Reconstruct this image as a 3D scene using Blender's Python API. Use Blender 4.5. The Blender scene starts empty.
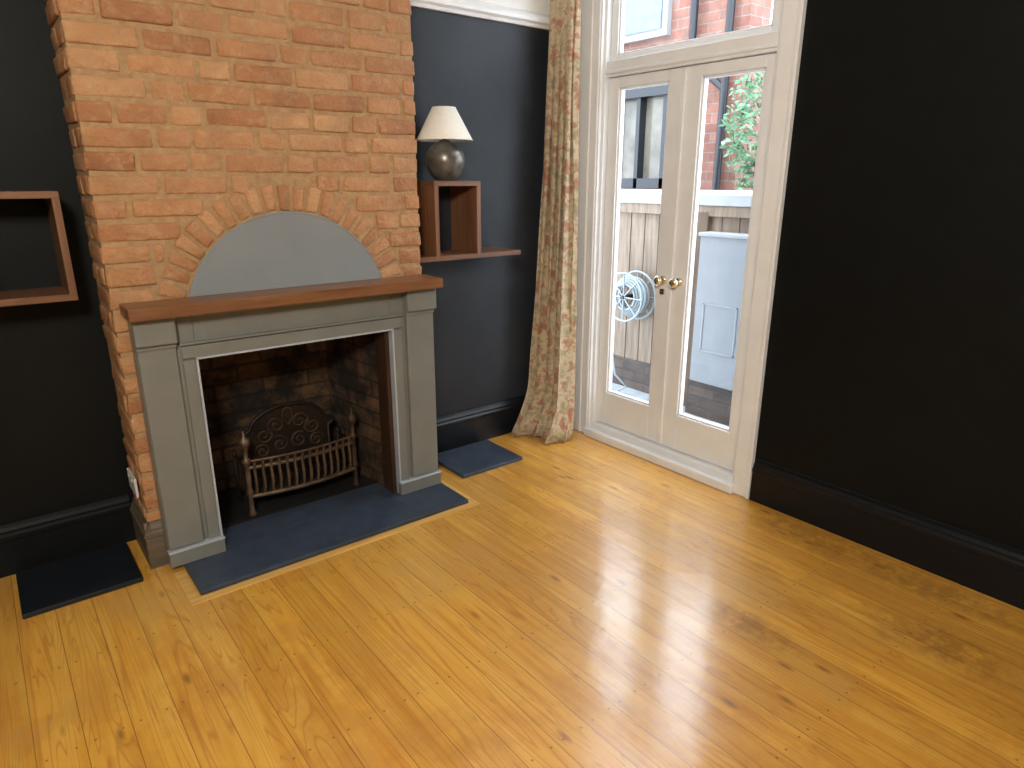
import bpy, bmesh, math, random
from mathutils import Vector, Matrix
random.seed(7)
S=1.55
C=bpy.context.scene.collection
sc=bpy.context.scene
sc.view_settings.view_transform='Standard'
sc.view_settings.exposure=0.12

# ---------------------------------------------------------------- materials
def newmat(n):
    m=bpy.data.materials.new(n); m.use_nodes=True
    return m,m.node_tree.nodes,m.node_tree.links,m.node_tree.nodes["Principled BSDF"]
def obco(N,L,scale=(1,1,1)):
    tc=N.new("ShaderNodeTexCoord"); mp=N.new("ShaderNodeMapping"); mp.inputs['Scale'].default_value=scale
    L.new(tc.outputs['Object'],mp.inputs[0]); return mp.outputs[0]
def ramp(N,L,src,stops):
    r=N.new("ShaderNodeValToRGB"); e=r.color_ramp.elements
    while len(e)<len(stops): e.new(0.5)
    for i,(p,c) in enumerate(stops):
        e[i].position=p; e[i].color=(*c,1)
    L.new(src,r.inputs[0]); return r.outputs[0]
def noise(N,L,vec,scale,detail=4,rough=.5):
    n=N.new("ShaderNodeTexNoise"); n.inputs['Scale'].default_value=scale; n.inputs['Detail'].default_value=detail
    n.inputs['Roughness'].default_value=rough
    if vec is not None: L.new(vec,n.inputs['Vector'])
    return n.outputs['Fac']
def bump(N,L,h,b,strength=.3,dist=.01,coat=False):
    k=N.new("ShaderNodeBump"); k.inputs['Strength'].default_value=strength; k.inputs['Distance'].default_value=dist
    L.new(h,k.inputs['Height']); L.new(k.outputs[0],b.inputs['Coat Normal' if coat else 'Normal'])
def mix(N,L,fac,a,b_,mode='MIX'):
    m=N.new("ShaderNodeMix"); m.data_type='RGBA'; m.blend_type=mode
    for idx,v in ((0,fac),(6,a),(7,b_)):
        if isinstance(v,(int,float)): m.inputs[idx].default_value=v
        elif isinstance(v,tuple): m.inputs[idx].default_value=(*v,1)
        else: L.new(v,m.inputs[idx])
    return m.outputs[2]
def math_(N,L,op,a,b_=None,c=None):
    m=N.new("ShaderNodeMath"); m.operation=op
    for i,v in enumerate((a,b_,c)):
        if v is None: continue
        if isinstance(v,(int,float)): m.inputs[i].default_value=v
        else: L.new(v,m.inputs[i])
    return m.outputs[0]
def simple(n,col,rough=.5,metal=0,var=.15,ns=8,bs=.15,bscale=60,scale=(1,1,1),spec=.5):
    m,N,L,b=newmat(n); v=obco(N,L,scale)
    f=noise(N,L,v,ns)
    c2=tuple(min(1,x*(1+var)) for x in col); c1=tuple(x*(1-var) for x in col)
    L.new(ramp(N,L,f,[(.3,c1),(.7,c2)]),b.inputs['Base Color'])
    b.inputs['Roughness'].default_value=rough; b.inputs['Metallic'].default_value=metal
    b.inputs['Specular IOR Level'].default_value=spec
    if bs: bump(N,L,noise(N,L,v,bscale,3),b,bs,.003)
    return m

M={}
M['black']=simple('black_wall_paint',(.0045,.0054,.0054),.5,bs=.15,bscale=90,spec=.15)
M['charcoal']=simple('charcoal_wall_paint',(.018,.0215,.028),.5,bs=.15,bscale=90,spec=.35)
M['blackgloss']=simple('black_gloss_skirting',(.005,.007,.010),.30,bs=.05,spec=.3)
M['blacksatin']=simple('black_satin_skirting',(.005,.006,.007),.5,bs=.05,spec=.15)
M['white']=simple('white_gloss_paint',(.84,.86,.88),.3,var=.03,bs=.05)
M['ceil']=simple('ceiling_white',(.8,.8,.78),.8,var=.03)
M['surround']=simple('sage_grey_paint',(.185,.19,.172),.36,var=.06,bs=.08)
M['surlight']=simple('pale_grey_edge',(.40,.43,.46),.35,var=.06,bs=.05)
M['plate']=simple('grey_arch_panel',(.235,.255,.262),.42,var=.08,ns=3,bs=.1)
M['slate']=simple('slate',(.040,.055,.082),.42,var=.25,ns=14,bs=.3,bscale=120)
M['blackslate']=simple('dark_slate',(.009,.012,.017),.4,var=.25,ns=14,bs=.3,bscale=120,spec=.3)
M['iron']=simple('cast_iron',(.028,.019,.013),.5,.6,var=.3,bs=.4,bscale=150)
M['rust']=simple('rusty_iron',(.060,.034,.019),.6,.5,var=.4,ns=20,bs=.4,bscale=150)
M['barsteel']=simple('worn_grate_iron',(.15,.095,.058),.45,.55,var=.35,ns=20,bs=.3,bscale=150)
M['brass']=simple('brass',(.8,.72,.55),.22,1,var=.1,bs=0)
M['lampbase']=simple('lamp_ceramic',(.15,.138,.118),.32,.45,var=.5,ns=18,bs=.3,bscale=40)
M['plastic']=simple('white_plastic',(.6,.6,.58),.4,var=.03,bs=0)
M['trimgrey']=simple('cabinet_trim',(.26,.28,.30),.5,var=.03,bs=0)
M['soot']=simple('sooty_floor',(.011,.010,.010),.6,bs=.4,bscale=40)
M['stone']=simple('paving',(.30,.33,.36),.8,var=.2,bs=.3)
M['roofwhite']=simple('pale_flat_roof',(.27,.29,.30),.7,var=.08)
M['tim']=simple('fence_timber',(.175,.132,.098),.8,var=.3,ns=6,scale=(6,6,.6),bs=.4,bscale=20)
M['timd']=simple('dark_fence_post',(.10,.066,.042),.8,var=.3,ns=6,scale=(6,6,.6),bs=.4,bscale=20)
M['greypanel']=simple('pale_grey_door',(.20,.215,.235),.5,var=.05)
M['blackpipe']=simple('black_pipe',(.006,.009,.016),.4,bs=0)
M['hose']=simple('hose_grey',(.24,.28,.30),.4,bs=0)
M['lightfix']=simple('opal_glass',(.85,.85,.82),.3,var=.01,bs=0)

def wood(n,c1,c2,rough=.4,ax='x'):
    m,N,L,b=newmat(n); sc_={'x':(1.5,22,22),'y':(22,1.5,22),'z':(22,22,1.5)}[ax]
    v=obco(N,L,sc_); f=noise(N,L,v,1.6,8,.62)
    L.new(ramp(N,L,f,[(.3,c1),(.68,c2)]),b.inputs['Base Color']); b.inputs['Roughness'].default_value=rough
    bump(N,L,f,b,.15,.003); return m
M['mantelwood']=wood('mantel_wood',(.125,.050,.020),(.28,.125,.052),.35,'x')
M['trimwood']=wood('dark_trim_wood',(.030,.013,.007),(.065,.030,.016),.45,'z')
M['shelfwood']=wood('walnut_shelf',(.10,.040,.018),(.23,.105,.050),.4,'x')
M['shelfwoodz']=wood('walnut_shelf_v',(.10,.040,.018),(.23,.105,.050),.4,'z')
M['skirtwood']=wood('worn_skirting_wood',(.075,.055,.035),(.16,.12,.08),.5,'x')

def brickmat():
    m,N,L,b=newmat('orange_brick'); at=N.new("ShaderNodeAttribute"); at.attribute_name="tint"
    v=obco(N,L); f=noise(N,L,v,26,6,.65); f2=noise(N,L,v,6,4)
    base=ramp(N,L,at.outputs['Fac'],[(0,(.44,.19,.080)),(.3,(.52,.24,.100)),(.7,(.57,.28,.122)),(1,(.61,.335,.155))])
    mort=ramp(N,L,f,[(.48,(0,0,0)),(.66,(1,1,1))])
    c=mix(N,L,math_(N,L,'MULTIPLY',mort,.55),base,(.60,.39,.20))
    dark=ramp(N,L,f2,[(.3,(.76,.73,.70)),(.6,(1.0,1.0,1.0))])
    L.new(mix(N,L,1.0,c,dark,'MULTIPLY'),b.inputs['Base Color'])
    b.inputs['Roughness'].default_value=.6
    h=math_(N,L,'ADD',noise(N,L,v,45,6,.7),math_(N,L,'MULTIPLY',f2,2.0))
    bump(N,L,h,b,.85,.018); return m
M['brick']=brickmat()
def mortarmat():
    m,N,L,b=newmat('lime_mortar'); v=obco(N,L); f=noise(N,L,v,30,6,.7)
    L.new(ramp(N,L,f,[(.3,(.34,.20,.095)),(.7,(.52,.33,.165))]),b.inputs['Base Color']); b.inputs['Roughness'].default_value=.9
    bump(N,L,f,b,.9,.015); return m
M['mortar']=mortarmat()
def bricktex(n,c1,c2,cm,bw=.24,rh=.083,soot=None):
    m,N,L,b=newmat(n); tc=N.new("ShaderNodeTexCoord"); sp=N.new("ShaderNodeSeparateXYZ"); L.new(tc.outputs['Object'],sp.inputs[0])
    cb=N.new("ShaderNodeCombineXYZ"); L.new(math_(N,L,'ADD',sp.outputs[0],sp.outputs[1]),cb.inputs[0]); L.new(sp.outputs[2],cb.inputs[1])
    bt=N.new("ShaderNodeTexBrick"); bt.inputs['Scale'].default_value=1; bt.inputs['Brick Width'].default_value=bw; bt.inputs['Row Height'].default_value=rh
    bt.inputs['Mortar Size'].default_value=.008; bt.inputs['Mortar Smooth'].default_value=.3
    for k,c in (('Color1',c1),('Color2',c2),('Mortar',cm)): bt.inputs[k].default_value=(*c,1)
    L.new(cb.outputs[0],bt.inputs['Vector'])
    f=noise(N,L,tc.outputs['Object'],6,6,.68)
    lo=.08 if soot else .75
    c=mix(N,L,1.0,bt.outputs['Color'],ramp(N,L,f,[(.42,(lo,lo,lo)),(.68,(1.1,1.1,1.1))]),'MULTIPLY')
    L.new(c,b.inputs['Base Color']); b.inputs['Roughness'].default_value=.9
    h=math_(N,L,'ADD',math_(N,L,'MULTIPLY',bt.outputs['Fac'],-1.0),math_(N,L,'MULTIPLY',f,.6))
    bump(N,L,h,b,.8,.012); return m
M['firebrick']=bricktex('sooty_firebrick',(.085,.044,.019),(.18,.09,.036),(.055,.03,.014),soot=True)
M['extbrick']=bricktex('red_house_brick',(.20,.082,.062),(.26,.125,.095),(.23,.19,.17),.3,.11)
M['dkbrick']=bricktex('garden_brick',(.07,.052,.045),(.11,.08,.065),(.06,.06,.06),.23,.08)

def floormat():
    m,N,L,b=newmat('honey_pine_boards'); tc=N.new("ShaderNodeTexCoord"); sp=N.new("ShaderNodeSeparateXYZ"); L.new(tc.outputs['Object'],sp.inputs[0])
    x,y=sp.outputs[0],sp.outputs[1]
    xb=math_(N,L,'DIVIDE',math_(N,L,'ADD',x,10.03),.118); idx=math_(N,L,'FLOOR',xb); fr=math_(N,L,'FRACT',xb)
    wn=N.new("ShaderNodeTexWhiteNoise"); wn.noise_dimensions='1D'; L.new(idx,wn.inputs['W']); rnd=wn.outputs['Value']
    edge=math_(N,L,'MINIMUM',fr,math_(N,L,'SUBTRACT',1.0,fr))
    gap=math_(N,L,'LESS_THAN',edge,.011)
    cb=N.new("ShaderNodeCombineXYZ")
    L.new(math_(N,L,'ADD',math_(N,L,'MULTIPLY',x,26.0),math_(N,L,'MULTIPLY',rnd,40.0)),cb.inputs[0])
    L.new(math_(N,L,'ADD',math_(N,L,'MULTIPLY',y,1.5),math_(N,L,'MULTIPLY',rnd,17.0)),cb.inputs[1])
    g=noise(N,L,cb.outputs[0],1.0,7,.6)
    n1=N.new("ShaderNodeTexNoise"); n1.inputs['Scale'].default_value=.30; n1.inputs['Detail'].default_value=2; n1.inputs['Distortion'].default_value=.8
    L.new(cb.outputs[0],n1.inputs['Vector'])
    rings=math_(N,L,'ABSOLUTE',math_(N,L,'SINE',math_(N,L,'MULTIPLY',n1.outputs['Fac'],62.0)))
    col=ramp(N,L,g,[(.25,(.58,.25,.028)),(.48,(.75,.385,.055)),(.75,(.83,.50,.105))])
    col=mix(N,L,math_(N,L,'MULTIPLY',ramp(N,L,rings,[(0,(1,1,1)),(.45,(0,0,0))]),.55),col,(.44,.165,.022))
    tint=ramp(N,L,rnd,[(0,(.88,.84,.78)),(.5,(1,1,1)),(1,(1.08,1.06,1.0))])
    col=mix(N,L,1.0,col,tint,'MULTIPLY')
    v=tc.outputs['Object']
    big=noise(N,L,v,2.2,8,.72)
    col=mix(N,L,math_(N,L,'MULTIPLY',ramp(N,L,big,[(.46,(0,0,0)),(.70,(1,1,1))]),.7),col,(.46,.18,.028))
    pale=noise(N,L,v,1.1,6,.7)
    col=mix(N,L,math_(N,L,'MULTIPLY',ramp(N,L,pale,[(.5,(0,0,0)),(.72,(1,1,1))]),.5),col,(.88,.60,.19))
    mp=N.new("ShaderNodeMapping"); mp.inputs['Scale'].default_value=(9,3.0,1); L.new(v,mp.inputs[0])
    vo=N.new("ShaderNodeTexVoronoi"); vo.inputs['Scale'].default_value=1.0; L.new(mp.outputs[0],vo.inputs['Vector'])
    col=mix(N,L,math_(N,L,'MULTIPLY',ramp(N,L,vo.outputs['Distance'],[(.04,(1,1,1)),(.13,(0,0,0))]),.7),col,(.20,.07,.015))
    jy=math_(N,L,'ABSOLUTE',math_(N,L,'SUBTRACT',math_(N,L,'FRACT',math_(N,L,'DIVIDE',math_(N,L,'ADD',y,10.0),.42)),.5))
    ny=math_(N,L,'LESS_THAN',jy,.009); nx=math_(N,L,'LESS_THAN',math_(N,L,'ABSOLUTE',math_(N,L,'SUBTRACT',edge,.2)),.03)
    col=mix(N,L,math_(N,L,'MULTIPLY',math_(N,L,'MULTIPLY',nx,ny),.6),col,(.10,.045,.02))
    st=None
    for (sx,sy,rx,ry) in ((2.76,1.28,.17,.40),(2.40,.60,.15,.30),(1.97,1.1,.10,.25),(2.74,.8,.14,.5)):
        dx=math_(N,L,'DIVIDE',math_(N,L,'SUBTRACT',x,sx),rx); dy=math_(N,L,'DIVIDE',math_(N,L,'SUBTRACT',y,sy),ry)
        d=math_(N,L,'SUBTRACT',1.0,math_(N,L,'SQRT',math_(N,L,'ADD',math_(N,L,'MULTIPLY',dx,dx),math_(N,L,'MULTIPLY',dy,dy))))
        st=d if st is None else math_(N,L,'MAXIMUM',st,d)
    st=math_(N,L,'MULTIPLY',math_(N,L,'MAXIMUM',st,0.0),ramp(N,L,noise(N,L,v,16,6,.75),[(.40,(.1,.1,.1)),(.62,(1,1,1))]))
    col=mix(N,L,math_(N,L,'MINIMUM',math_(N,L,'MULTIPLY',st,1.0),.5),col,(.20,.085,.018))
    col=mix(N,L,math_(N,L,'MULTIPLY',gap,.72),col,(.15,.055,.012))
    L.new(col,b.inputs['Base Color'])
    b.inputs['Roughness'].default_value=.42
    b.inputs['Coat Weight'].default_value=1.0; b.inputs['Coat IOR'].default_value=1.62
    L.new(ramp(N,L,noise(N,L,v,5,6,.7),[(.3,(.11,.11,.11)),(.75,(.23,.23,.23))]),b.inputs['Coat Roughness'])
    h=math_(N,L,'ADD',math_(N,L,'MULTIPLY',gap,-1.2),math_(N,L,'MULTIPLY',g,.35))
    h=math_(N,L,'ADD',h,math_(N,L,'MULTIPLY',noise(N,L,v,11,3,.5),1.0))
    bump(N,L,h,b,.30,.006); bump(N,L,h,b,.17,.006,True)
    return m
M['floor']=floormat()

def curtainmat():
    m,N,L,b=newmat('floral_curtain_fabric'); v=obco(N,L)
    f=noise(N,L,v,17,5,.6)
    c=ramp(N,L,f,[(.32,(.30,.24,.14)),(.42,(.47,.38,.24)),(.51,(.55,.45,.30)),(.56,(.42,.23,.14)),(.68,(.33,.14,.09))])
    n2=noise(N,L,v,26,3,.5)
    c=mix(N,L,math_(N,L,'MULTIPLY',ramp(N,L,n2,[(.54,(0,0,0)),(.61,(1,1,1))]),.6),c,(.26,.22,.12))
    L.new(c,b.inputs['Base Color']); b.inputs['Roughness'].default_value=.85
    b.inputs['Sheen Weight'].default_value=.15
    bump(N,L,noise(N,L,v,300,2),b,.2,.002); return m
M['curtain']=curtainmat()
def shademat():
    m,N,L,b=newmat('lampshade_fabric'); v=obco(N,L)
    L.new(ramp(N,L,noise(N,L,v,60,3),[(.3,(.86,.83,.76)),(.7,(.92,.89,.82))]),b.inputs['Base Color']); b.inputs['Roughness'].default_value=.8
    return m
M['shade']=shademat()
def glassmat():
    m=bpy.data.materials.new('window_glass'); m.use_nodes=True; N=m.node_tree.nodes; L=m.node_tree.links; N.clear()
    o=N.new("ShaderNodeOutputMaterial"); t=N.new("ShaderNodeBsdfTransparent"); g=N.new("ShaderNodeBsdfGlossy"); g.inputs['Roughness'].default_value=.02
    mx=N.new("ShaderNodeMixShader"); mx.inputs[0].default_value=.05
    L.new(t.outputs[0],mx.inputs[1]); L.new(g.outputs[0],mx.inputs[2]); L.new(mx.outputs[0],o.inputs[0]); return m
M['glass']=glassmat()
def leafmat():
    m,N,L,b=newmat('leaves'); at=N.new("ShaderNodeAttribute"); at.attribute_name="tint"
    L.new(ramp(N,L,at.outputs['Fac'],[(0,(.03,.11,.05)),(.6,(.08,.20,.10)),(1,(.18,.29,.17))]),b.inputs['Base Color']); b.inputs['Roughness'].default_value=.5; return m
M['leaf']=leafmat()

# ---------------------------------------------------------------- mesh helpers
def empty(n,loc=(0,0,0)):
    e=bpy.data.objects.new(n,None); C.objects.link(e); e.location=loc; e.empty_display_size=.1; return e
def mk(n,bm,mat,parent=None,smooth=False):
    me=bpy.data.meshes.new(n); bm.normal_update(); bm.to_mesh(me); bm.free()
    for m in (mat if isinstance(mat,list) else [mat]): me.materials.append(m)
    o=bpy.data.objects.new(n,me); C.objects.link(o)
    if smooth:
        for p in me.polygons: p.use_smooth=True
    if parent: o.parent=parent; o.matrix_parent_inverse=Matrix.Translation(-parent.location)
    return o
def addbox(bm,lo,hi,mi=0):
    vs=[bm.verts.new((x,y,z)) for x in (lo[0],hi[0]) for y in (lo[1],hi[1]) for z in (lo[2],hi[2])]
    fs=[]
    for q in ((0,1,3,2),(4,6,7,5),(0,4,5,1),(2,3,7,6),(0,2,6,4),(1,5,7,3)):
        f=bm.faces.new([vs[i] for i in q]); f.material_index=mi; fs.append(f)
    return vs,fs
def box(n,lo,hi,mat,parent=None,bev=0):
    return boxes(n,[(lo,hi)],mat,parent,bev)
def boxes(n,L,mat,parent=None,bev=0):
    bm=bmesh.new()
    for lo,hi in L: addbox(bm,lo,hi)
    if bev: bmesh.ops.bevel(bm,geom=bm.edges[:]+bm.verts[:],offset=bev,segments=2,affect='EDGES',profile=.5)
    bmesh.ops.recalc_face_normals(bm,faces=bm.faces)
    return mk(n,bm,mat,parent)
def sweep(n,prof,p0,p1,nrm,mat,parent=None):
    bm=bmesh.new(); rings=[]
    for p in (p0,p1):
        rings.append([bm.verts.new((p[0]+nrm[0]*d,p[1]+nrm[1]*d,z)) for d,z in prof])
    k=len(prof)
    for i in range(k):
        bm.faces.new((rings[0][i],rings[0][(i+1)%k],rings[1][(i+1)%k],rings[1][i]))
    bm.faces.new(rings[0]); bm.faces.new(rings[1][::-1])
    bmesh.ops.recalc_face_normals(bm,faces=bm.faces); return mk(n,bm,mat,parent)
def lathe(n,prof,loc,mat,parent=None,seg=40,smooth=True,caps=True):
    bm=bmesh.new(); rings=[]
    for r,z in prof:
        rings.append([bm.verts.new((loc[0]+r*math.cos(2*math.pi*i/seg),loc[1]+r*math.sin(2*math.pi*i/seg),loc[2]+z)) for i in range(seg)])
    for a_,b_ in zip(rings,rings[1:]):
        for i in range(seg): bm.faces.new((a_[i],a_[(i+1)%seg],b_[(i+1)%seg],b_[i]))
    if caps: bm.faces.new(rings[0][::-1]); bm.faces.new(rings[-1])
    return mk(n,bm,mat,parent,smooth)
def tube(n,pts,r,mat,parent=None,cyc=False,res=4):
    cu=bpy.data.curves.new(n,'CURVE'); cu.dimensions='3D'; cu.bevel_depth=r; cu.bevel_resolution=res; cu.use_fill_caps=True
    sp=cu.splines.new('POLY'); sp.points.add(len(pts)-1)
    for i,q in enumerate(pts): sp.points[i].co=(*q,1)
    sp.use_cyclic_u=cyc; cu.materials.append(mat)
    o=bpy.data.objects.new(n,cu); C.objects.link(o)
    if parent: o.parent=parent; o.matrix_parent_inverse=Matrix.Translation(-parent.location)
    return o

XR=2.88; YB=3.18; YC=2.868; X0=.365; X1=1.71; H=2.95; XL=-1.7; YR=-1.9
# ---------------------------------------------------------------- room shell
box('floor',(XL,YR,-.06),(XR,3.42,0),M['floor'])
box('ceiling',(XL,YR,H),(XR+.12,3.5,H+.05),M['ceil'])
box('wall_back',(X1-.02,YB,0),(XR+.12,YB+.32,2.37),M['charcoal'])
box('wall_back.001',(XL,YB,0),(X0+.02,YB+.32,2.37),M['black'])
box('wall_back.002',(X1-.02,YB,2.37),(XR+.12,YB+.32,H),M['ceil'])
box('wall_back.003',(XL,YB,2.37),(X0+.02,YB+.32,H),M['ceil'])
box('wall_back.004',(X0+.02,3.40,0),(X1-.02,YB+.32,H),M['black'])
box('wall_left',(XL-.1,YR,0),(XL,YB+.32,H),M['black'])
box('wall_rear',(XL-.1,YR-.1,0),(XR+.12,YR,H),M['ceil'])
DY0,DY1,DZ1=1.76,2.84,2.86
box('wall_right',(XR,YR,0),(XR+.12,DY0,H),M['black'])
box('wall_right.001',(XR,DY1,0),(XR+.12,YB-.001,H),M['charcoal'])
box('wall_right.002',(XR,DY0,DZ1),(XR+.12,DY1,H),M['black'])
skp=[(0,0),(.022,0),(.022,.15),(.026,.155),(.026,.172),(.018,.182),(.018,.192),(.010,.205),(.006,.218),(0,.222)]
sweep('baseboard_right',skp,(XR,YR),(XR,1.67),(-1,0),M['blackgloss'])
sweep('baseboard_back',skp,(X1+.02,YB),(XR-.001,YB),(0,-1),M['blackgloss'])
sweep('baseboard_left',skp,(XL,YB),(X0-.02,YB),(0,-1),M['blacksatin'])
cs=empty('baseboard_chimney')
sweep('side',[(a_,z*.92) for a_,z in skp],(X0,YC-.02),(X0,YB-.02),(-1,0),M['skirtwood'],cs)
sweep('front',[(a_,z*.92) for a_,z in skp],(X0-.02,YC),(.415,YC),(0,-1),M['skirtwood'],cs)
sweep('baseboard_chimney.001',skp,(X1,YC),(X1,YB),(1,0),M['blackgloss'])
prp=[(0,2.36),(.02,2.36),(.03,2.375),(.045,2.385),(.05,2.40),(.04,2.415),(.02,2.43),(0,2.44)]
sweep('trim_1',prp,(X1,YB),(XR,YB),(0,-1),M['white'])
sweep('trim_2',prp,(XL,YB),(X0,YB),(0,-1),M['white'])

# ---------------------------------------------------------------- chimney breast
cb_=empty('chimney_breast')
OX0,OX1,OZ=.60,1.50,.89
boxes('mortar_core',[((X0+.006,YC+.006,0),(OX0,YB,OZ)),((OX1,YC+.006,0),(X1-.006,YB,OZ)),((X0+.006,YC+.006,OZ),(X1-.006,YB,H))],M['mortar'],cb_)
XC=1.06; ZC=.98; RI=.4395
def brick_into(bm,lay,lo,hi,j=.005):
    vs,fs=addbox(bm,lo,hi)
    for v in vs: v.co+=Vector((random.uniform(-j,j),random.uniform(-j*.6,j*.6),random.uniform(-j,j)))
    t=random.random()
    for f in fs:
        for l in f.loops: l[lay]=(t,t,t,1)
    return vs
bm=bmesh.new(); lay=bm.loops.layers.float_color.new("tint")
RH=.083; rows=int(H/RH); G=.017
for r in range(rows):
    z0=r*RH+.004; z1=z0+RH-G; zm=(z0+z1)/2
    if z1>H: break
    spans=[(X0,X1)]
    if zm<OZ+.02: spans=[(X0,OX0),(OX1,X1)]
    elif zm>1.07 and abs(zm-ZC)<.57:
        w=math.sqrt(.57**2-(zm-ZC)**2); spans=[(X0,XC-w),(XC+w,X1)]
    for (a0,a1) in spans:
        x=a0; k=r%2
        if a0!=X0: k=random.randint(0,1)
        first=True
        while x<a1-.012:
            ln=(.228 if k%2==0 else .108)
            if random.random()<.3 and not first: ln=.228
            if random.random()<.12: ln=.16
            e=min(x+ln,a1)
            if a1-e<.05: e=a1
            pr=random.uniform(-.004,.002)
            if e-x>.02: brick_into(bm,lay,(x,YC+pr,z0),(e,YC+.03,z1))
            x=e+G; k+=1; first=False
    for xs,sg in ((X0,1),(X1,-1)):
        y=YC+.03+G; k=r
        while y<YB-.02:
            ln=.108 if k%2==0 else .228
            e=min(y+ln,YB-.006)
            if YB-e<.05: e=YB-.006
            lo=(min(xs,xs+sg*.03)+random.uniform(-.003,.003),y,z0); hi=(max(xs,xs+sg*.03),e,z1)
            brick_into(bm,lay,lo,hi); y=e+G; k+=1
nv=21; th0=math.radians(14); th1=math.radians(166)
for i in range(nv):
    t0=th0+(th1-th0)*i/nv; t1=th0+(th1-th0)*(i+1)/nv; g=.015
    r0=RI+.010+random.uniform(-.002,.002); r1=r0+.106+random.uniform(-.005,.005)
    pr=random.uniform(-.004,.002)
    vs=[]
    for yy in (YC+pr,YC+.03):
        for rr,tt in ((r0,t0+g/2/r0),(r0,t1-g/2/r0),(r1,t1-g/2/r1),(r1,t0+g/2/r1)):
            vs.append(bm.verts.new((XC+rr*math.cos(tt)+random.uniform(-.004,.004),yy,ZC+rr*math.sin(tt)+random.uniform(-.004,.004))))
    t=random.random()*.8+.1
    for q in ((0,1,2,3),(7,6,5,4),(0,4,5,1),(1,5,6,2),(2,6,7,3),(3,7,4,0)):
        f=bm.faces.new([vs[a_] for a_ in q])
        for l in f.loops: l[lay]=(t,t,t,1)
bmesh.ops.recalc_face_normals(bm,faces=bm.faces)
bmesh.ops.bevel(bm,geom=bm.edges[:]+bm.verts[:],offset=.009,segments=3,affect='EDGES',profile=.5)
mk('bricks',bm,M['brick'],cb_,True)

bm=bmesh.new(); pts=[]
a0=math.asin((1.109-ZC)/RI)
for i in range(49):
    t=a0+(math.pi-2*a0)*i/48; pts.append((XC+RI*math.cos(t),ZC+RI*math.sin(t)))
fr=[bm.verts.new((x,YC-.016,z)) for x,z in pts]; f=bm.faces.new(fr)
ex=bmesh.ops.extrude_face_region(bm,geom=[f]); bmesh.ops.translate(bm,verts=[v for v in ex['geom'] if isinstance(v,bmesh.types.BMVert)],vec=(0,.022,0))
bmesh.ops.recalc_face_normals(bm,faces=bm.faces)
mk('arched_panel',bm,M['plate'],cb_)
tube('arched_panel_rim',[(x,YC-.014,z) for x,z in pts],.004,M['plate'],cb_)

# firebox
fb=cb_
FB=3.39; fl,frr=.74,1.40
bm=bmesh.new()
def quad(bm,ps,mi=0):
    f=bm.faces.new([bm.verts.new(p_) for p_ in ps]); f.material_index=mi; return f
quad(bm,[(fl,FB,0),(frr,FB,0),(frr,FB,.95),(fl,FB,.95)])
quad(bm,[(OX0+.02,YC-.05,0),(fl,FB,0),(fl,FB,.95),(OX0+.02,YC-.05,.95)])
quad(bm,[(frr,FB,0),(OX1-.02,YC-.05,0),(OX1-.02,YC-.05,.95),(frr,FB,.95)])
mk('firebox_brick_lining',bm,M['firebrick'],fb)
box('firebox_throat',(OX0,YC,.93),(OX1,FB,.95),M['soot'],fb)
box('back_hearth',(OX0+.015,2.98,.0),(OX1-.015,FB,.022),M['soot'],fb)
box('front_hearth',(OX0+.022,2.801,.0),(OX1-.022,2.979,.021),M['slate'],fb)
box('firebox_side_trim',(1.457,2.81,.022),(1.478,2.91,.93),M['trimwood'],fb)

# ---------------------------------------------------------------- surround
su=empty('fireplace_surround')
YS=2.79
def pil(n,xa,xb):
    box(n,(xa,YS,.023),(xb,YC-.008,1.06),M['surround'],su,.003)
pil('left_leg',.41,.62); pil('right_leg',1.48,1.705)
box('lintel',(.62,YS,.872),(1.48,YC-.008,1.06),M['surround'],su,.003)
for nm,xa,xb in (('left',.412,.545),('right',1.555,1.703)):
    box(nm+'_pilaster',(xa,YS-.022,.10),(xb,YS+.002,.95),M['surround'],su,.003)
    box(nm+'_capital',(xa-.006,YS-.05,.955),(xb+.006,YS+.002,1.06),M['surround'],su,.006)
    box(nm+'_neck',(xa-.003,YS-.03,.935),(xb+.003,YS+.002,.955),M['surround'],su,.004)
for nm,xa,xb in (('left',.405,.622),('right',1.478,1.712)):
    box(nm+'_plinth',(xa,YS-.03,.023),(xb,YS+.002,.085),M['surround'],su,.003)
    box(nm+'_plinth_strip',(xa-.002,YS-.034,.085),(xb+.002,YS+.002,.094),M['surlight'],su,.002)
boxes('inner_frame',[((.565,YS-.012,.094),(.612,YS+.002,.872)),((1.488,YS-.012,.094),(1.535,YS+.002,.872)),((.565,YS-.012,.88),(1.535,YS+.002,.93))],M['surround'],su,.003)
boxes('inner_edge',[((.612,YS-.016,.023),(.621,YS+.06,.88)),((1.479,YS-.016,.023),(1.488,YS+.06,.88)),((.612,YS-.016,.872),(1.488,YS+.06,.881))],M['surlight'],su,.002)
box('frieze_bead',(.56,YS-.02,.935),(1.54,YS+.002,.945),M['surround'],su,.003)
box('mantel_moulding',(.405,YS-.03,1.045),(1.712,YC-.008,1.062),M['surround'],su,.004)
box('mantel_shelf',(.392,2.69,1.062),(1.718,YC-.008,1.108),M['mantelwood'],su,.004)

def slab(n,lo,hi,mat):
    return box(n,lo,hi,mat,None,.004)
slab('hearth_slab',(.455,2.52,0.001),(1.72,2.80,.022),M['slate'])
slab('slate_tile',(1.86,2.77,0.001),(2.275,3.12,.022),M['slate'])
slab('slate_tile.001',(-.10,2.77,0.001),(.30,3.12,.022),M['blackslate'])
boxes('hearth_border',[((.41,2.478,0),(1.765,2.517,.003)),((.41,2.517,0),(.452,2.755,.003)),((1.723,2.517,0),(1.765,2.855,.003))],wood('border_pine',(.58,.30,.06),(.80,.50,.16),.3,'x'))

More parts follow.
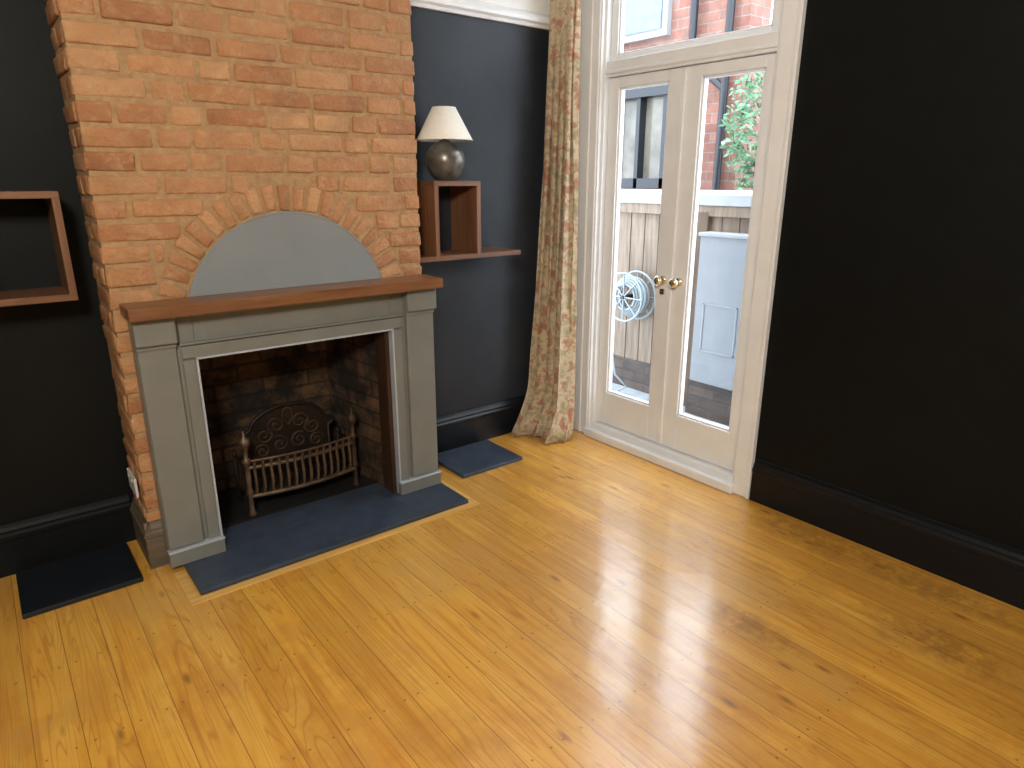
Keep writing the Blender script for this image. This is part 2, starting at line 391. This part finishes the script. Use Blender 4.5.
# ---------------------------------------------------------------- fire basket
fbk=empty('fire_basket')
bx0,bx1=.82,1.355; yf=3.02; yb_=3.22
bm=bmesh.new(); xc=(bx0+bx1)/2+.01; pr=[(xc-.21,.10),(xc+.21,.10),(xc+.21,.32),(xc+.235,.33),(xc+.235,.35)]
for i in range(1,24):
    t=math.pi*i/24; pr.append((xc+.195*math.cos(t),.355+.115*math.sin(t)))
pr+=[(xc-.235,.35),(xc-.235,.33),(xc-.21,.32)]
f=bm.faces.new([bm.verts.new((x,yb_,z)) for x,z in pr])
ex=bmesh.ops.extrude_face_region(bm,geom=[f]); bmesh.ops.translate(bm,verts=[v for v in ex['geom'] if isinstance(v,bmesh.types.BMVert)],vec=(0,.018,0))
bmesh.ops.recalc_face_normals(bm,faces=bm.faces); mk('fireback',bm,M['iron'],fbk)
tube('fireback_rim',[(x,yb_-.003,z) for x,z in pr],.009,M['iron'],fbk,True)
def spiral(cx,cz,r,sg,st,turns=1.6):
    return [(cx+sg*r*(1-k/34)*math.cos(st+k*turns*2*math.pi/30),yb_-.003,cz+r*(1-k/34)*math.sin(st+k*turns*2*math.pi/30)) for k in range(31)]
for i,(dx,cz,r,st) in enumerate(((.06,.37,.05,-1.2),(.125,.33,.045,2.0),(.05,.27,.045,1.0),(.14,.25,.04,0))):
    for sg in (1,-1): tube('scroll_%d'%i,spiral(xc+sg*dx,cz,r,sg,st),.006,M['rust'],fbk)
tube('crest',[(xc-.03,yb_-.003,.40),(xc-.02,yb_-.003,.44),(xc,yb_-.003,.455),(xc+.02,yb_-.003,.44),(xc+.03,yb_-.003,.40),(xc,yb_-.003,.36)],.006,M['rust'],fbk,True)
xc=(bx0+bx1)/2
def fy(x): return yf-.035*math.cos((x-xc)/(bx1-bx0)*math.pi)
nb=14
for i in range(nb):
    x=bx0+.03+(bx1-bx0-.06)*i/(nb-1); y=fy(x)
    tube('bar_%d'%i,[(x,y+.012,.11),(x,y-.006,.15),(x,y-.010,.20),(x,y-.002,.25),(x,y-.012,.295)],.0075,M['barsteel'],fbk)
for nm,z,r in (('top_rail',.265,.010),('bottom_rail',.12,.011),('lip_rail',.298,.006)):
    tube(nm,[(bx0+(bx1-bx0)*i/20,fy(bx0+(bx1-bx0)*i/20),z) for i in range(21)],r,M['barsteel'],fbk)
for sx in (bx0,bx1):
    tube('side_rail_a',[(sx,yf,.265),(sx,yb_,.265)],.008,M['iron'],fbk)
    tube('side_rail_b',[(sx,yf,.12),(sx,yb_,.12)],.008,M['iron'],fbk)
    for j in range(4): 
        yy=yf+.04+j*.045; tube('side_bar',[(sx,yy,.12),(sx,yy,.265)],.006,M['iron'],fbk)
    lathe('post',[(.018,0),(.020,.01),(.012,.03),(.011,.10),(.018,.11),(.018,.125),(.012,.14),(.014,.20),(.012,.26),(.020,.27),(.020,.285),(.010,.295),(.012,.32),(.008,.335),(.022,.352),(.027,.37),(.022,.388),(.008,.400),(.006,.42),(.001,.43)],(sx,yf,.022),M['barsteel'] if sx==bx0 else M['rust'],fbk,16)
    lathe('rear_leg',[(.012,0),(.011,.27)],(sx,yb_-.01,.022),M['iron'],fbk,12)
for j in range(7):
    yy=yf+.01+j*.028; tube('grate_bar',[(bx0,yy,.115),(bx1,yy,.115)],.007,M['iron'],fbk)

# ---------------------------------------------------------------- box shelves
def boxshelf(n,xa,xb,zb,zt,yfr,px0,px1):
    e=empty(n); t=.024; yb=YB-.001
    boxes('sides',[((xa,yfr,zb+t),(xa+t,yb,zt-t)),((xb-t,yfr,zb+t),(xb,yb,zt-t))],M['shelfwoodz'],e,.001)
    boxes('top',[((xa,yfr,zt-t),(xb,yb,zt))],M['shelfwood'],e,.001)
    boxes('ledge',[((px0,yfr,zb),(px1,yb,zb+t))],M['shelfwood'],e,.001)
boxshelf('wall_box_shelf',1.835,2.115,1.155,1.545,2.93,1.735,2.385)
boxshelf('wall_box_shelf.001',-.02,.275,1.125,1.512,2.93,-.30,.275)

# ---------------------------------------------------------------- table lamp
tl=empty('table_lamp'); lc=(1.968,3.03,1.547)
lathe('base',[(.045,0),(.055,.004),(.078,.03),(.096,.07),(.101,.10),(.094,.135),(.072,.165),(.045,.182),(.03,.188),(.026,.195)],lc,M['lampbase'],tl)
lathe('neck',[(.014,.19),(.014,.23)],lc,M['brass'],tl,16)
lathe('shade',[(.142,.195),(.058,.350),(.056,.350),(.140,.195)],lc,M['shade'],tl,48,True,False)
tube('shade_ring',[(lc[0]+.142*math.cos(t*math.pi/24),lc[1]+.142*math.sin(t*math.pi/24),lc[2]+.195) for t in range(48)],.002,M['shade'],tl,True)
tube('shade_spider',[(lc[0]-.056,lc[1],lc[2]+.345),(lc[0]+.056,lc[1],lc[2]+.345)],.002,M['brass'],tl)
tube('harp',[(lc[0],lc[1],lc[2]+.22),(lc[0],lc[1],lc[2]+.345)],.003,M['brass'],tl)

# ---------------------------------------------------------------- french doors
dr=empty('door_1')
xd=XR+.03
boxes('jambs',[((XR-.002,DY0+.001,0),(XR+.12,DY0+.03,DZ1)),((XR-.002,DY1-.03,0),(XR+.12,DY1-.001,DZ1)),((XR-.002,DY0+.001,DZ1-.03),(XR+.12,DY1-.001,DZ1-.001))],M['white'],dr)
boxes('transom_bar',[((XR+.005,DY0+.03,2.085),(XR+.11,DY1-.03,2.165)),((XR-.004,DY0+.03,2.10),(XR+.01,DY1-.03,2.115))],M['white'],dr,.003)
box('sill',(XR-.01,DY0+.02,0.001),(XR+.2,DY1-.02,.085),M['white'],dr,.004)
box('threshold_tread',(XR-.05,DY0-.0,.001),(XR+.0,DY1+.0,.05),M['white'],dr,.004)
ap=[(DY0-.085,DY0+.012),(DY1-.012,DY1+.20)]
for i,(a_,b_) in enumerate(ap):
    boxes('architrave_%d'%i,[((XR-.022,a_,0.001),(XR-.001,b_,DZ1+.08))],M['white'],dr,.004)
boxes('architrave_beads',[((XR-.030,DY0-.086,0.001),(XR-.001,DY0-.066,DZ1+.08)),((XR-.028,DY1+.0,0.001),(XR-.001,DY1+.014,DZ1+.08)),((XR-.030,DY1+.06,0.001),(XR-.001,DY1+.08,DZ1+.08))],M['white'],dr,.003)
box('architrave_head',(XR-.024,DY0-.085,DZ1),(XR-.001,DY1+.2,DZ1+.08),M['white'],dr,.004)
def leaf(n,ya,yb,ga,gb,z0,z1,gz0,gz1):
    e=M['white']; x0,x1=xd,xd+.045
    boxes(n+'_frame',[((x0,ya,z0),(x1,ga,z1)),((x0,gb,z0),(x1,yb,z1)),((x0,ga,z0),(x1,gb,gz0)),((x0,ga,gz1),(x1,gb,z1))],e,dr,.003)
    boxes(n+'_bead',[((x0+.008,ga,gz0),(x1-.008,ga+.012,gz1)),((x0+.008,gb-.012,gz0),(x1-.008,gb,gz1)),((x0+.008,ga,gz0),(x1-.008,gb,gz0+.012)),((x0+.008,ga,gz1-.012),(x1-.008,gb,gz1))],e,dr,.003)
    bm=bmesh.new(); quad(bm,[(x0+.02,ga,gz0),(x0+.02,gb,gz0),(x0+.02,gb,gz1),(x0+.02,ga,gz1)]); mk(n+'_glass',bm,M['glass'],dr)
leaf('right_leaf',1.793,2.296,1.855,2.195,.09,2.083,.295,2.03)
leaf('left_leaf',2.300,2.807,2.395,2.735,.09,2.083,.295,2.03)
leaf('toplight',1.793,2.807,1.845,2.76,2.167,2.828,2.192,2.79)
box('meeting_bead',(xd-.012,2.285,.095),(xd,2.311,2.075),M['white'],dr,.003)
def knob(y):
    bm=bmesh.new(); bmesh.ops.create_cone(bm,cap_ends=True,segments=24,radius1=.024,radius2=.022,depth=.008,matrix=Matrix.Translation((xd-.005,y,1.03))@Matrix.Rotation(-math.pi/2,4,'Y'))
    mk('rose',bm,M['brass'],dr,True)
    tube('spindle',[(xd-.005,y,1.03),(xd-.035,y,1.03)],.008,M['brass'],dr)
    bm=bmesh.new(); bmesh.ops.create_uvsphere(bm,u_segments=20,v_segments=12,radius=.026,matrix=Matrix.Translation((xd-.045,y,1.03))@Matrix.Diagonal((.75,1,1,1)))
    mk('knob',bm,M['brass'],dr,True)
knob(2.245); knob(2.352)
box('lock_plate',(xd-.014,2.33,.955),(xd,2.36,.985),M['brass'],dr,.002)

# ---------------------------------------------------------------- curtain + pole
cu_=empty('curtain')
bm=bmesh.new(); NZ=40; NS=110; rows_=[]
for iz in range(NZ+1):
    w=iz/NZ; z=.005+w*(2.72-.005)
    fl_=max(0,1-z/2.4); flare=.10*fl_+.13*max(0,1-z/.35)**2
    row=[]
    for i in range(NS+1):
        s=i/NS
        yA=2.925-.07*fl_-.05*max(0,1-z/.3); yB=3.135
        y=yA+(yB-yA)*s
        ph=s*2*math.pi*4.5+.5*math.sin(z*2.1)+.35*math.sin(z*5)*fl_
        amp=.030+.35*flare*(.55+.3*math.sin(s*7+1))
        x=2.80-flare*(.35+.65*s)-amp+amp*math.sin(ph)*.95
        y+=.012*math.sin(ph*2+z*1.5)
        row.append(bm.verts.new((x,min(y,3.145),z)))
    rows_.append(row)
for a_,b_ in zip(rows_,rows_[1:]):
    for i in range(NS): bm.faces.new((a_[i],a_[i+1],b_[i+1],b_[i]))
o=mk('drape',bm,M['curtain'],cu_,True)
md=o.modifiers.new('t','SOLIDIFY'); md.thickness=.004
pole=cu_
tube('rod',[(2.79,1.3,2.75),(2.79,3.16,2.75)],.014,M['brass'],pole)
for y in (1.45,3.0): tube('bracket',[(2.79,y,2.75),(2.87,y,2.75)],.008,M['brass'],pole)
for i in range(6):
    y=2.87+i*.05; tube('ring',[(2.79+.022*math.cos(t*math.pi/8),y,2.745+.022*math.sin(t*math.pi/8)) for t in range(16)],.003,M['brass'],pole,True)

so=empty('wall_socket'); box('plate',(X0-.016,2.95,.285),(X0-.005,3.10,.37),M['plastic'],so,.003)
boxes('switches',[((X0-.020,2.985,.345),(X0-.015,3.0,.36)),((X0-.020,3.05,.345),(X0-.015,3.065,.36))],M['plastic'],so)

# ---------------------------------------------------------------- outside
GZ=-.15
box('patio_ground',(XR+.21,-4,GZ-.1),(14,14,GZ),M['stone'])
sh=empty('garden_shed')
L_=[]
y=1.2
while y<6.5:
    L_.append(((4.2+random.uniform(0,.006),y,GZ+.25),(4.235,y+.135,1.33))); y+=.142
boxes('boards',L_,M['tim'],sh,.002)
boxes('cap',[((4.16,1.15,1.375),(4.26,6.5,1.45))],M['roofwhite'],sh,.004)
boxes('rail',[((4.17,1.15,1.30),(4.235,6.5,1.375))],M['tim'],sh,.004)
boxes('posts',[((4.165,3.26,GZ),(4.20,3.36,1.33)),((4.165,3.00,GZ),(4.20,3.09,1.33)),((4.165,2.44,GZ),(4.20,2.51,1.33))],M['timd'],sh,.004)
box('flat_roof',(4.22,1.15,1.41),(6.2,6.5,1.45),M['roofwhite'],sh)
box('brick_base',(4.19,1.15,GZ),(4.30,6.5,GZ+.25),M['dkbrick'],sh)
gp=empty('garden_cabinet')
box('body',(4.03,2.55,.12),(4.16,2.95,1.19),M['greypanel'],gp,.006)
boxes('plinth',[((4.05,2.56,GZ+.001),(4.16,2.98,.12))],M['dkbrick'],gp)
boxes('door_trim',[((4.024,2.60,.36),(4.03,2.88,.37)),((4.024,2.60,.70),(4.03,2.88,.71)),((4.024,2.60,.36),(4.03,2.61,.71)),((4.024,2.87,.36),(4.03,2.88,.71))],M['trimgrey'],gp)
box('lid',(4.015,2.54,1.175),(4.165,2.96,1.20),M['trimgrey'],gp,.004)
hr=empty('hose_reel')
hx,hy,hz=4.06,3.60,.66
for k in range(9):
    r=.10+.014*(k%5); xx=hx-.06+.0145*k
    tube('coil_%d'%k,[(xx,hy+r*math.cos(t*math.pi/16),hz+r*math.sin(t*math.pi/16)) for t in range(32)],.010,M['hose'],hr,True)
for xx in (hx-.08,hx+.08):
    tube('flange',[(xx,hy+.19*math.cos(t*math.pi/16),hz+.19*math.sin(t*math.pi/16)) for t in range(32)],.009,M['hose'],hr,True)
    for t in range(4): tube('spoke',[(xx,hy+.19*math.cos(t*math.pi/4),hz+.19*math.sin(t*math.pi/4)),(xx,hy-.19*math.cos(t*math.pi/4),hz-.19*math.sin(t*math.pi/4))],.006,M['hose'],hr)
tube('axle',[(hx-.10,hy,hz),(4.195,hy,hz)],.015,M['blackpipe'],hr)
tube('hanging_hose',[(hx-.05,hy+.11,hz-.05),(hx-.06,hy+.14,.3),(hx-.05,hy+.08,.0),(hx-.04,hy-.05,-.08),(hx-.03,hy+.05,-.135)],.009,M['hose'],hr)
hs=empty('neighbour_house')
box('facade',(7.2,4.85,GZ),(7.6,13,4.2),M['extbrick'],hs)
box('return_wall',(6.9,6.9,GZ),(7.2,13,4.2),M['extbrick'],hs)
wy0,wy1,wz0,wz1=5.75,6.75,1.45,2.55
boxes('bay_frame',[((7.0,wy0,wz0),(7.2,wy0+.08,wz1)),((7.0,wy1-.08,wz0),(7.2,wy1,wz1)),((6.95,wy0-.05,wz1),(7.2,wy1+.05,wz1+.14)),((7.0,wy0,wz0),(7.2,wy1,wz0+.12)),((7.0,6.2,wz0),(7.2,6.26,wz1))],M['blackpipe'],hs)
box('bay_pane',(7.12,wy0+.05,wz0+.1),(7.14,wy1-.05,wz1),simple('dim_window_pane',(.12,.11,.09),.15,var=.5,ns=3,bs=0),hs)
boxes('stone_band',[((7.12,4.87,2.95),(7.2,6.9,3.05)),((7.12,5.55,2.72),(7.2,6.9,2.82))],M['roofwhite'],hs)
boxes('upper_window',[((7.12,5.95,3.25),(7.2,6.75,4.15))],M['roofwhite'],hs)
box('upper_pane',(7.10,6.03,3.33),(7.121,6.67,4.1),simple('upper_pane_glass',(.12,.14,.17),.1,bs=0),hs)
for y in (5.05,5.55): tube('drainpipe',[(7.12,y,GZ),(7.12,y,4.15)],.045,M['blackpipe'],hs)
tube('pipe_branch',[(7.12,5.05,2.55),(7.1,5.3,2.75),(7.12,5.55,2.85)],.04,M['blackpipe'],hs)
bs_=empty('garden_bush'); bm=bmesh.new(); lay=bm.loops.layers.float_color.new("tint")
for (cx,cy,cz,rx,rz,n_) in ((6.75,4.2,2.1,.48,.75,1500),(6.75,3.6,2.3,.5,.9,1300),(6.75,4.1,1.0,.45,1.1,900)):
    for i in range(n_):
        d=Vector((random.gauss(0,1),random.gauss(0,1),random.gauss(0,1))).normalized()*random.uniform(.6,1)
        c=Vector((cx+d.x*rx,cy+d.y*rx,cz+d.z*rz)); s=random.uniform(.03,.06)
        a1=Vector((random.gauss(0,1),random.gauss(0,1),random.gauss(0,1))).normalized(); a2=a1.orthogonal().normalized()
        f=bm.faces.new([bm.verts.new(c+q) for q in (a1*s,a2*s*.5,-a1*s,-a2*s*.5)])
        t=random.random()
        for l in f.loops: l[lay]=(t,t,t,1)
mk('foliage',bm,M['leaf'],bs_)
lathe('trunk',[(.06,0),(.05,.8),(.03,2.2)],(6.72,4.0,GZ),M['tim'],bs_,10)

# ---------------------------------------------------------------- lights
w=bpy.data.worlds.new('sky'); sc.world=w; w.use_nodes=True; bg=w.node_tree.nodes['Background']
bg.inputs[0].default_value=(.80,.90,1,1); bg.inputs[1].default_value=7.2
def area(n,loc,target,sx,sy,e,col):
    l=bpy.data.lights.new(n,'AREA'); l.shape='RECTANGLE'; l.size=sx; l.size_y=sy; l.energy=e; l.color=col
    o=bpy.data.objects.new(n,l); C.objects.link(o); o.location=loc
    o.rotation_euler=(Vector(target)-Vector(loc)).to_track_quat('-Z','Y').to_euler()
    return o
sn=bpy.data.lights.new('sun','SUN'); sn.energy=1.6; sn.angle=.3; sn.color=(1,.97,.9)
so_=bpy.data.objects.new('sun',sn); C.objects.link(so_); so_.rotation_euler=(math.radians(35),math.radians(-30),0)
cl=empty('fill_fixture'); lx,ly=-.75,-.7  # invented pendant behind the camera, out of view, carries the fill light
lathe('rose',[(.06,0),(.06,-.02),(.02,-.03)],(lx,ly,H),M['white'],cl,24)
tube('fill_flex',[(lx,ly,H-.02),(lx,ly,H-.15)],.004,M['white'],cl)
lathe('fill_shade',[(.02,-.14),(.14,-.15),(.2,-.17),(.2,-.175)],(lx,ly,H),M['lightfix'],cl,32,True,False)
area('fill_light',(lx,ly,H-.24),(2.0,2.6,1.0),.5,.5,108,(1,.93,.82))  # added fill, aimed to brighten the chimney breast and door wall

cd=bpy.data.cameras.new("camera");c=bpy.data.objects.new("camera",cd);C.objects.link(c)
f=671.;p=math.atan(204/671.)
cd.sensor_width=36;cd.lens=f/1024*36;c.location=(0,0,S);c.rotation_euler=(math.pi/2-p,0,-math.radians(38.4));sc.camera=c
cd.clip_start=.02
